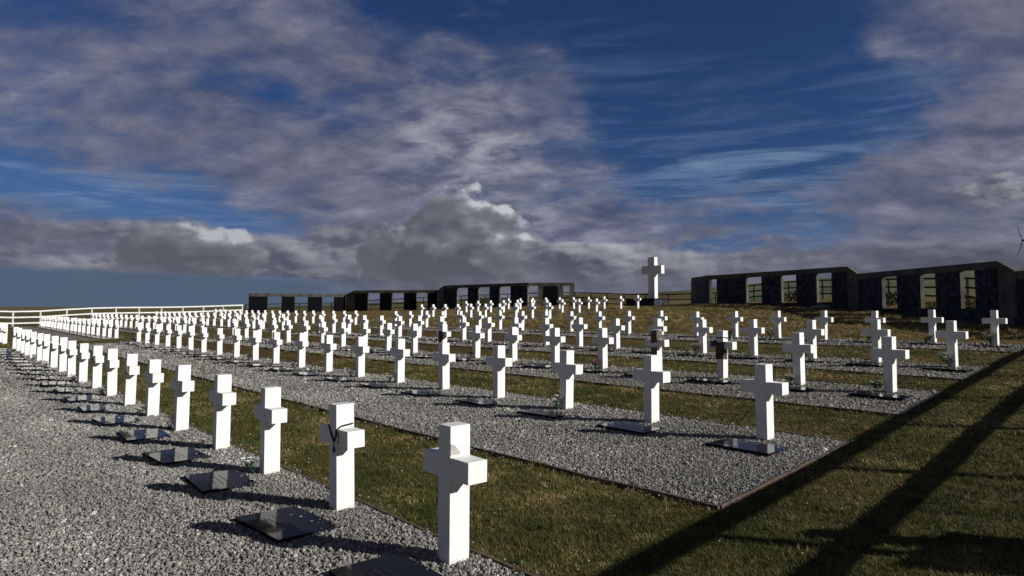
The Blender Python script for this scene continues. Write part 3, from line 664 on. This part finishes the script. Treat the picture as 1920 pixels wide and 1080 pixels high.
e = empty('added_shadow_board', (x, y, gz(x, y)), AL); tag(e, 'added board and stub post, unseen by the near right fence, shaped for its shadow', 'board')  # added out of view, shaped only to cast the broad shadow on the grass
bm = bmesh.new(); box(bm, (0, 0, .56), (.24, .12, 1.24), None, .04); link('stub_post', bm_mesh(bm, 'stub_post'), m_timber, e)
link('board', box_mesh('board', (-.1, -.09, .46), (.95, .03, .86)), m_timber, e)

# ------------------------------------------------------------------ shrubs behind the walls
def shrub(x, y, w, h, label, seed):
    rr = random.Random(seed); e = empty('shrub', (x, y, gz(x, y))); tag(e, label, 'shrub', 'dark shrubs beyond the memorial wall')
    bm = bmesh.new()
    for k in range(7):
        a = rr.uniform(0, 6.3); tube(bm, [(0, 0, -.05), (w*.15*math.cos(a), w*.15*math.sin(a), h*.4), (w*.3*math.cos(a), w*.3*math.sin(a), h*.8)], [.03, .02, .008], 4)
    link('stems', bm_mesh(bm, 'stems'), m_timber, e)
    vs, fs = [], []
    for k in range(900):
        a = rr.uniform(0, 6.3); q = rr.random()**.5; zz = rr.random(); rad = w/2*math.sqrt(max(0, 1-(zz-.35)**2/.45))*q*(.8+.3*math.sin(a*3+seed))
        c = Vector((rad*math.cos(a), rad*math.sin(a), zz*h*(.85+.2*math.sin(a*2+seed)))); s = .07
        d1 = Vector((rr.uniform(-1, 1), rr.uniform(-1, 1), rr.uniform(-1, 1)))*s; d2 = Vector((rr.uniform(-1, 1), rr.uniform(-1, 1), rr.uniform(-1, 1)))*s
        i = len(vs); vs += [c-d1, c+d2, c+d1, c-d2]; fs.append((i, i+1, i+2, i+3))
    me = bpy.data.meshes.new('foliage'); me.from_pydata([tuple(q) for q in vs], [], fs); link('foliage', me, m_shrub, e)
for k, (x, y, w, h, lab) in enumerate(((22.6, 52.5, 3.2, .9, 'first opening of the right wall wing'), (24.2, 47.5, 3.4, .95, 'second opening of the right wall wing'), (24.6, 43, 3.2, .9, 'third opening of the right wall wing'),
        (25.0, 37.6, 3.0, .8, 'first opening of the lower right wall section'), (25.2, 33.8, 3.2, .9, 'second opening of the lower right wall section'), (25.3, 29.5, 3.0, .8, 'third opening of the lower right wall section'),
        (7.9, 71.5, 3.0, .9, 'end post of the left wall wing'), (-3.4, 80, 2.6, 1.2, 'uppermost openings of the left wall wing'), (4.6, 74.5, 3.2, 1.1, 'small end opening of the left wall wing'))):
    shrub(x, y, w, h, 'low dark green shrub seen behind the '+lab, k+1)

# ------------------------------------------------------------------ small wind turbine at the right edge
tx, ty = 46.15, 60.0; tg = gz(tx, ty)
e = empty('wind_turbine', (tx, ty, tg)); hz = 7.97-tg; tag(e, 'small dark wind turbine rising behind the right wall wing at the edge', 'wind turbine')
bm = bmesh.new(); tube(bm, [(.46, .2, -.2), (.46, .2, hz*.5), (.46, .2, hz)], [.09, .07, .05], 10); link('tower', bm_mesh(bm, 'tower'), m_dark, e)
bm = bmesh.new(); tube(bm, [(0, -.1, hz), (.2, .1, hz), (.5, .25, hz)], [.05, .11, .06], 10); link('nacelle', bm_mesh(bm, 'nacelle'), m_dark, e, True)
for ang in (108, 252, 0):
    bm = bmesh.new(); A_ = math.radians(ang); d = Vector((math.cos(A_), 0, math.sin(A_))); n_ = Vector((-math.sin(A_), 0, math.cos(A_))); prev = None
    for q, wd, bend in ((.05, .04, 0), (.3, .09, .02), (.7, .075, .03), (1.1, .055, .0), (1.42, .02, -.06)):
        c_ = Vector((0, -.1, hz))+d*q+n_*bend; ring = [bm.verts.new(c_-n_*wd/2), bm.verts.new(c_+Vector((0, .02, 0))), bm.verts.new(c_+n_*wd/2), bm.verts.new(c_-Vector((0, .01, 0)))]
        if prev:
            for j in range(4): bm.faces.new((prev[j], prev[(j+1) % 4], ring[(j+1) % 4], ring[j]))
        prev = ring
    bmesh.ops.recalc_face_normals(bm, faces=bm.faces); link('blade', bm_mesh(bm, 'blade'), m_dark, e)

# ------------------------------------------------------------------ world: Nishita sky with two cloud decks
w = bpy.data.worlds.new('World'); scene.world = w; w.use_nodes = True
t = NT(w.node_tree); out = t.n('ShaderNodeOutputWorld'); bg = t.n('ShaderNodeBackground'); t.t.links.new(bg.outputs[0], out.inputs[0])
sky = t.n('ShaderNodeTexSky', sky_type='NISHITA', sun_disc=False, sun_elevation=math.asin(SUN.z), sun_rotation=math.atan2(SUN.x, SUN.y), altitude=50, air_density=1.0, dust_density=.4, ozone_density=3.0)
D = t.n('ShaderNodeTexCoord').outputs['Generated']; sp = t.n('ShaderNodeSeparateXYZ', {'Vector': D}); dx, dy, dz = sp.outputs
DEG = 57.29578
az = t.m('MULTIPLY', t.m('ARCTAN2', dx, dy), DEG); el = t.m('MULTIPLY', t.m('ARCSINE', dz), DEG)
def blob(a0, e0, sa, se, amp, rot=0.0):
    A_ = t.m('SUBTRACT', az, a0); E_ = t.m('SUBTRACT', el, e0)
    if rot:
        cs, sn_ = math.cos(math.radians(rot)), math.sin(math.radians(rot))
        A2 = t.m('ADD', t.m('MULTIPLY', A_, cs), t.m('MULTIPLY', E_, sn_)); E2 = t.m('SUBTRACT', t.m('MULTIPLY', E_, cs), t.m('MULTIPLY', A_, sn_)); A_, E_ = A2, E2
    q = t.m('ADD', t.m('POWER', t.m('ABSOLUTE', t.m('DIVIDE', A_, sa)), 2), t.m('POWER', t.m('ABSOLUTE', t.m('DIVIDE', E_, se)), 2))
    return t.m('MULTIPLY', t.m('POWER', 2.71828, t.m('MULTIPLY', q, -1)), amp)
def total(items):
    s = items[0]
    for i in items[1:]: s = t.m('ADD', s, i)
    return s
# high deck: softly plane-projected
k = t.m('DIVIDE', 1.0, t.m('ADD', t.m('MAXIMUM', dz, 0.0), .30))
hp = t.n('ShaderNodeCombineXYZ', {'X': t.m('MULTIPLY', dx, k), 'Y': t.m('MULTIPLY', dy, k), 'Z': 3.7}).outputs[0]
hp_rot = t.n('ShaderNodeMapping', {'Vector': hp, 'Rotation': (0, 0, math.radians(22)), 'Scale': (1.0, 1.35, 1.0)}).outputs[0]
n_big = t.noise(hp_rot, 1.9, 7, .56, .25); n_med = t.noise(hp_rot, 6.5, 5, .62, .3)
bias = total([blob(-16, 14, 27, 15, .50), blob(-4, 7, 15, 10, .30), blob(16, 21, 13, 11, -.95), blob(25, 15, 10, 5, -.35), blob(2, 27, 8, 3, .30), blob(-9, 25, 8, 2.2, -.35), blob(37, 14, 9, 12, .62), blob(33, 8, 11, 4, .52),
              blob(-31, 8.0, 10, 1.5, -.75, -8), blob(-21, 17.5, 10, 1.8, -.48, -10), blob(-35, 24, 6, 4, -.35), blob(10, 5, 9, 3, .25), blob(17, 8.6, 12, 1.2, .22, 3), blob(-6, 20, 5, 1.6, -.22, -10)])
dens = t.m('ADD', t.m('ADD', t.m('MULTIPLY', t.m('SUBTRACT', n_big, .5), 1.7), t.m('MULTIPLY', t.m('SUBTRACT', n_med, .5), 1.0)), t.m('ADD', bias, -.12))
alpha_h = t.m('MULTIPLY', t.ss(dens, -.34, .46), .93)
tex_h = t.m('ADD', t.m('MULTIPLY', n_med, .55), t.m('MULTIPLY', t.noise(hp_rot, 3.3, 5, .6, .2), .6))
col_h = t.ramp(tex_h, [(.40, (.074, .088, .150)), (.54, (.130, .138, .205)), (.68, (.195, .20, .27)), (.82, (.32, .325, .40))])
bright = total([blob(-3.5, 14.2, 6, 3.4, .42, -15), blob(1, 6.5, 5, 3, .25), blob(-9, 11, 5, 2, .12), blob(37, 10, 4, 4, .12)])
col_h = t.mix(t.m('MULTIPLY', bright, t.ss(n_med, .40, .66)), col_h, (.60, .61, .66))
# blue
sky_mul = t.t.nodes.new('ShaderNodeMix'); sky_mul.data_type = 'RGBA'; sky_mul.blend_type = 'MULTIPLY'; sky_mul.inputs[0].default_value = 1
t.set(sky_mul.inputs[6], sky.outputs[0]); t.set(sky_mul.inputs[7], (.0175, .026, .045))
low = t.ss(el, 11, 1); blue = t.mix(t.m('MULTIPLY', low, .75), sky_mul.outputs[2], (.068, .135, .33))
# wispy cirrus
wp = t.n('ShaderNodeMapping', {'Vector': t.n('ShaderNodeCombineXYZ', {'X': az, 'Y': el}).outputs[0], 'Rotation': (0, 0, math.radians(7)), 'Scale': (.045, .42, 1)}).outputs[0]
wis = t.m('MULTIPLY', t.ss(t.noise(wp, 1.6, 6, .62, .6), .42, .78), total([blob(18, 10.5, 15, 2.6, .95, -3), blob(12, 15, 10, 3.5, .18, 8), blob(29, 12, 8, 5, .7), blob(-29, 8, 15, 3.0, 1.1, -8), blob(22, 6, 12, 2, .6), blob(8, 19, 8, 5, .22)]))
base = t.mix(wis, blue, (.20, .29, .46))
c1 = t.mix(alpha_h, base, col_h)
# low cumulus deck in (az, el)
def cum(off=(0, 0)):
    cv = t.n('ShaderNodeCombineXYZ', {'X': t.m('ADD', t.m('MULTIPLY', az, .105), off[0]), 'Y': t.m('ADD', t.m('MULTIPLY', el, .22), off[1]), 'Z': 1.3}).outputs[0]
    return t.m('ADD', t.m('MULTIPLY', t.noise(cv, 1.25, 6, .50, .0), 1.15), t.m('MULTIPLY', t.noise(cv, 5.0, 3, .5), .07))
cA = cum(); cB = cum((.06, .085))
cb = total([blob(-34, 4.6, 8, 2.6, .52), blob(-24, 4.6, 6, 2.4, .50), blob(-14, 4.9, 6, 3.0, .50), blob(-3.9, 4.4, 6.4, 2.6, .60), blob(8, 4.2, 9, 1.6, .42), blob(19, 3.2, 7, 1.7, .42), blob(31, 3.6, 8, 1.8, .46), blob(36, 7.8, 4.5, 1.6, .5),
            blob(15.5, 6.3, 2.6, 1.1, .42), blob(11.5, 5.6, 2.5, .9, .35), blob(21, 5.9, 3.0, 1.0, .35), blob(27, 8.0, 3.6, 1.2, .32), blob(-22, 2.0, 20, 1.1, .50), blob(4, 1.8, 16, 2.0, .55), blob(30, 1.4, 16, 2.2, .55), t.m('MULTIPLY', t.ss(el, 9.8, 14), -.6), t.m('MULTIPLY', t.m('MULTIPLY', t.ss(el, 2.9, 2.0), t.ss(az, -9, -18)), -.8)])
dc = t.m('ADD', t.m('SUBTRACT', cA, .58), t.m('SUBTRACT', cb, .30))
alpha_c = t.ss(dc, -.05, .17)
shade = t.m('MULTIPLY', t.m('SUBTRACT', cA, cB), 4.0)
top_ = total([blob(-2.6, 9.3, 4.0, 1.8, 1.5, -20), blob(-8.2, 8.0, 1.5, .8, .8), blob(-27, 6.0, 4, 1.1, .6), blob(-15, 5.4, 4, 1.4, .5), blob(38, 8.8, 4, 1.3, .9), blob(-24, 2.9, 13, .6, .55, -2), blob(-3, 5.0, 5, 1.2, .25), blob(5, 5, 7, 1.4, .5), blob(14, 3.6, 8, .8, .35)])
edge = t.ss(dc, .50, .06)
litf = t.m('MULTIPLY', t.m('ADD', t.m('MULTIPLY', shade, .26), t.m('MULTIPLY', top_, t.m('ADD', .42, t.m('MULTIPLY', shade, 1.1)))), t.m('ADD', .6, t.m('MULTIPLY', edge, .4)), clamp=True)
col_c = t.mix(litf, t.ramp(t.m('ADD', cA, t.m('MULTIPLY', shade, -.3)), [(.36, (.20, .20, .25)), (.52, (.15, .153, .20)), (.66, (.106, .112, .152)), (.8, (.082, .088, .124))]), (.62, .64, .68))
c2 = t.mix(t.m('MULTIPLY', alpha_c, .93), c1, col_c)
# the towering cumulus left of centre: rounded billows with a sunlit crown
nv = t.n('ShaderNodeCombineXYZ', {'X': t.m('MULTIPLY', az, .16), 'Y': t.m('MULTIPLY', el, .20), 'Z': 2.3}).outputs[0]
nb = t.noise(nv, 2.0, 6, .56, .1); vo = t.n('ShaderNodeTexVoronoi', {'Vector': t.n('ShaderNodeVectorMath', {0: nv, 1: t.n('ShaderNodeCombineXYZ', {'X': t.m('MULTIPLY', nb, .5), 'Y': t.m('MULTIPLY', nb, .4)}).outputs[0]}, operation='ADD').outputs[0], 'Scale': 3.2}).outputs['Distance']
nc = t.m('SUBTRACT', cA, cB)
def tower(a0, e0, sa, se, seed, lit_amt):
    A_ = t.m('DIVIDE', t.m('SUBTRACT', az, a0), sa); E_ = t.m('DIVIDE', t.m('SUBTRACT', el, e0), se)
    rr = t.m('ADD', t.m('SQRT', t.m('ADD', t.m('MULTIPLY', A_, A_), t.m('MULTIPLY', E_, E_))), t.m('ADD', t.m('MULTIPLY', t.m('SUBTRACT', nb, .5), .9), t.m('MULTIPLY', t.m('SUBTRACT', vo, .4), .22)))
    al = t.m('MULTIPLY', t.ss(rr, 1.04, .90), t.ss(el, 1.0, 3.5))
    g = t.m('ADD', t.m('ADD', t.m('MULTIPLY', E_, .85), t.m('MULTIPLY', A_, .38)), t.m('ADD', t.m('MULTIPLY', t.m('SUBTRACT', .45, vo), .55), t.m('ADD', t.m('MULTIPLY', t.m('SUBTRACT', nb, .5), .9), t.m('MULTIPLY', nc, 1.6))))
    co = t.ramp(g, [(.0, (.095, .10, .13)), (.42, (.165, .17, .205)), (.62, (.27, .275, .31)), (.84, (.60, .62, .66))])
    return al, t.mix(lit_amt, (.13, .135, .165), co)
for prm in ((-9.5, 3.4, 4.0, 3.6, 5.1, .6), (-4.1, 3.2, 6.2, 7.3, 2.3, 1.0), (-26, 3.6, 5.5, 3.0, 8.4, .75)):
    al, co = tower(*prm); c2 = t.mix(t.m('MULTIPLY', al, .88), c2, co)
# pale slate band low over the far left horizon
slate = t.m('MAXIMUM', t.m('MULTIPLY', t.ss(t.m('ADD', el, t.m('MULTIPLY', az, .03)), 2.3, 1.3), t.ss(az, -7, -18)), t.m('MULTIPLY', t.ss(el, .6, .1), .35)); c2 = t.mix(t.m('MULTIPLY', slate, .9), c2, (.085, .122, .185)); c2 = t.mix(t.ss(el, -.5, -2.0), c2, (.03, .03, .025)); c2 = t.mix(t.m('MULTIPLY', t.ss(dy, .2, -.3), .7), c2, (.085, .085, .095))
t.set(bg.inputs['Color'], c2); bg.inputs['Strength'].default_value = .95
try: w.cycles.sampling_method = 'MANUAL'; w.cycles.sample_map_resolution = 512
except Exception: pass

# ------------------------------------------------------------------ sun
sd = bpy.data.lights.new('sun', 'SUN'); sd.energy = 5.0; sd.angle = math.radians(.5); sd.color = (1, .975, .93)
so = bpy.data.objects.new('sun', sd); col.objects.link(so); so.rotation_euler = SUN.to_track_quat('Z', 'Y').to_euler(); so.location = (20, -8, 12)

# ------------------------------------------------------------------ camera
cd = bpy.data.cameras.new('camera'); cam = bpy.data.objects.new('camera', cd); col.objects.link(cam); scene.camera = cam
cd.sensor_width = 36; cd.lens = 36*F/1920; cd.shift_y = -(540-CY)/1920; cd.clip_start = .1; cd.clip_end = 9000
cam.location = (0, 0, H); cam.rotation_euler = (math.radians(90)+math.atan((HY-CY)/F), 0, 0)
scene.view_settings.view_transform = 'Standard'; scene.view_settings.look = 'None'; scene.view_settings.exposure = 0; scene.view_settings.gamma = 1
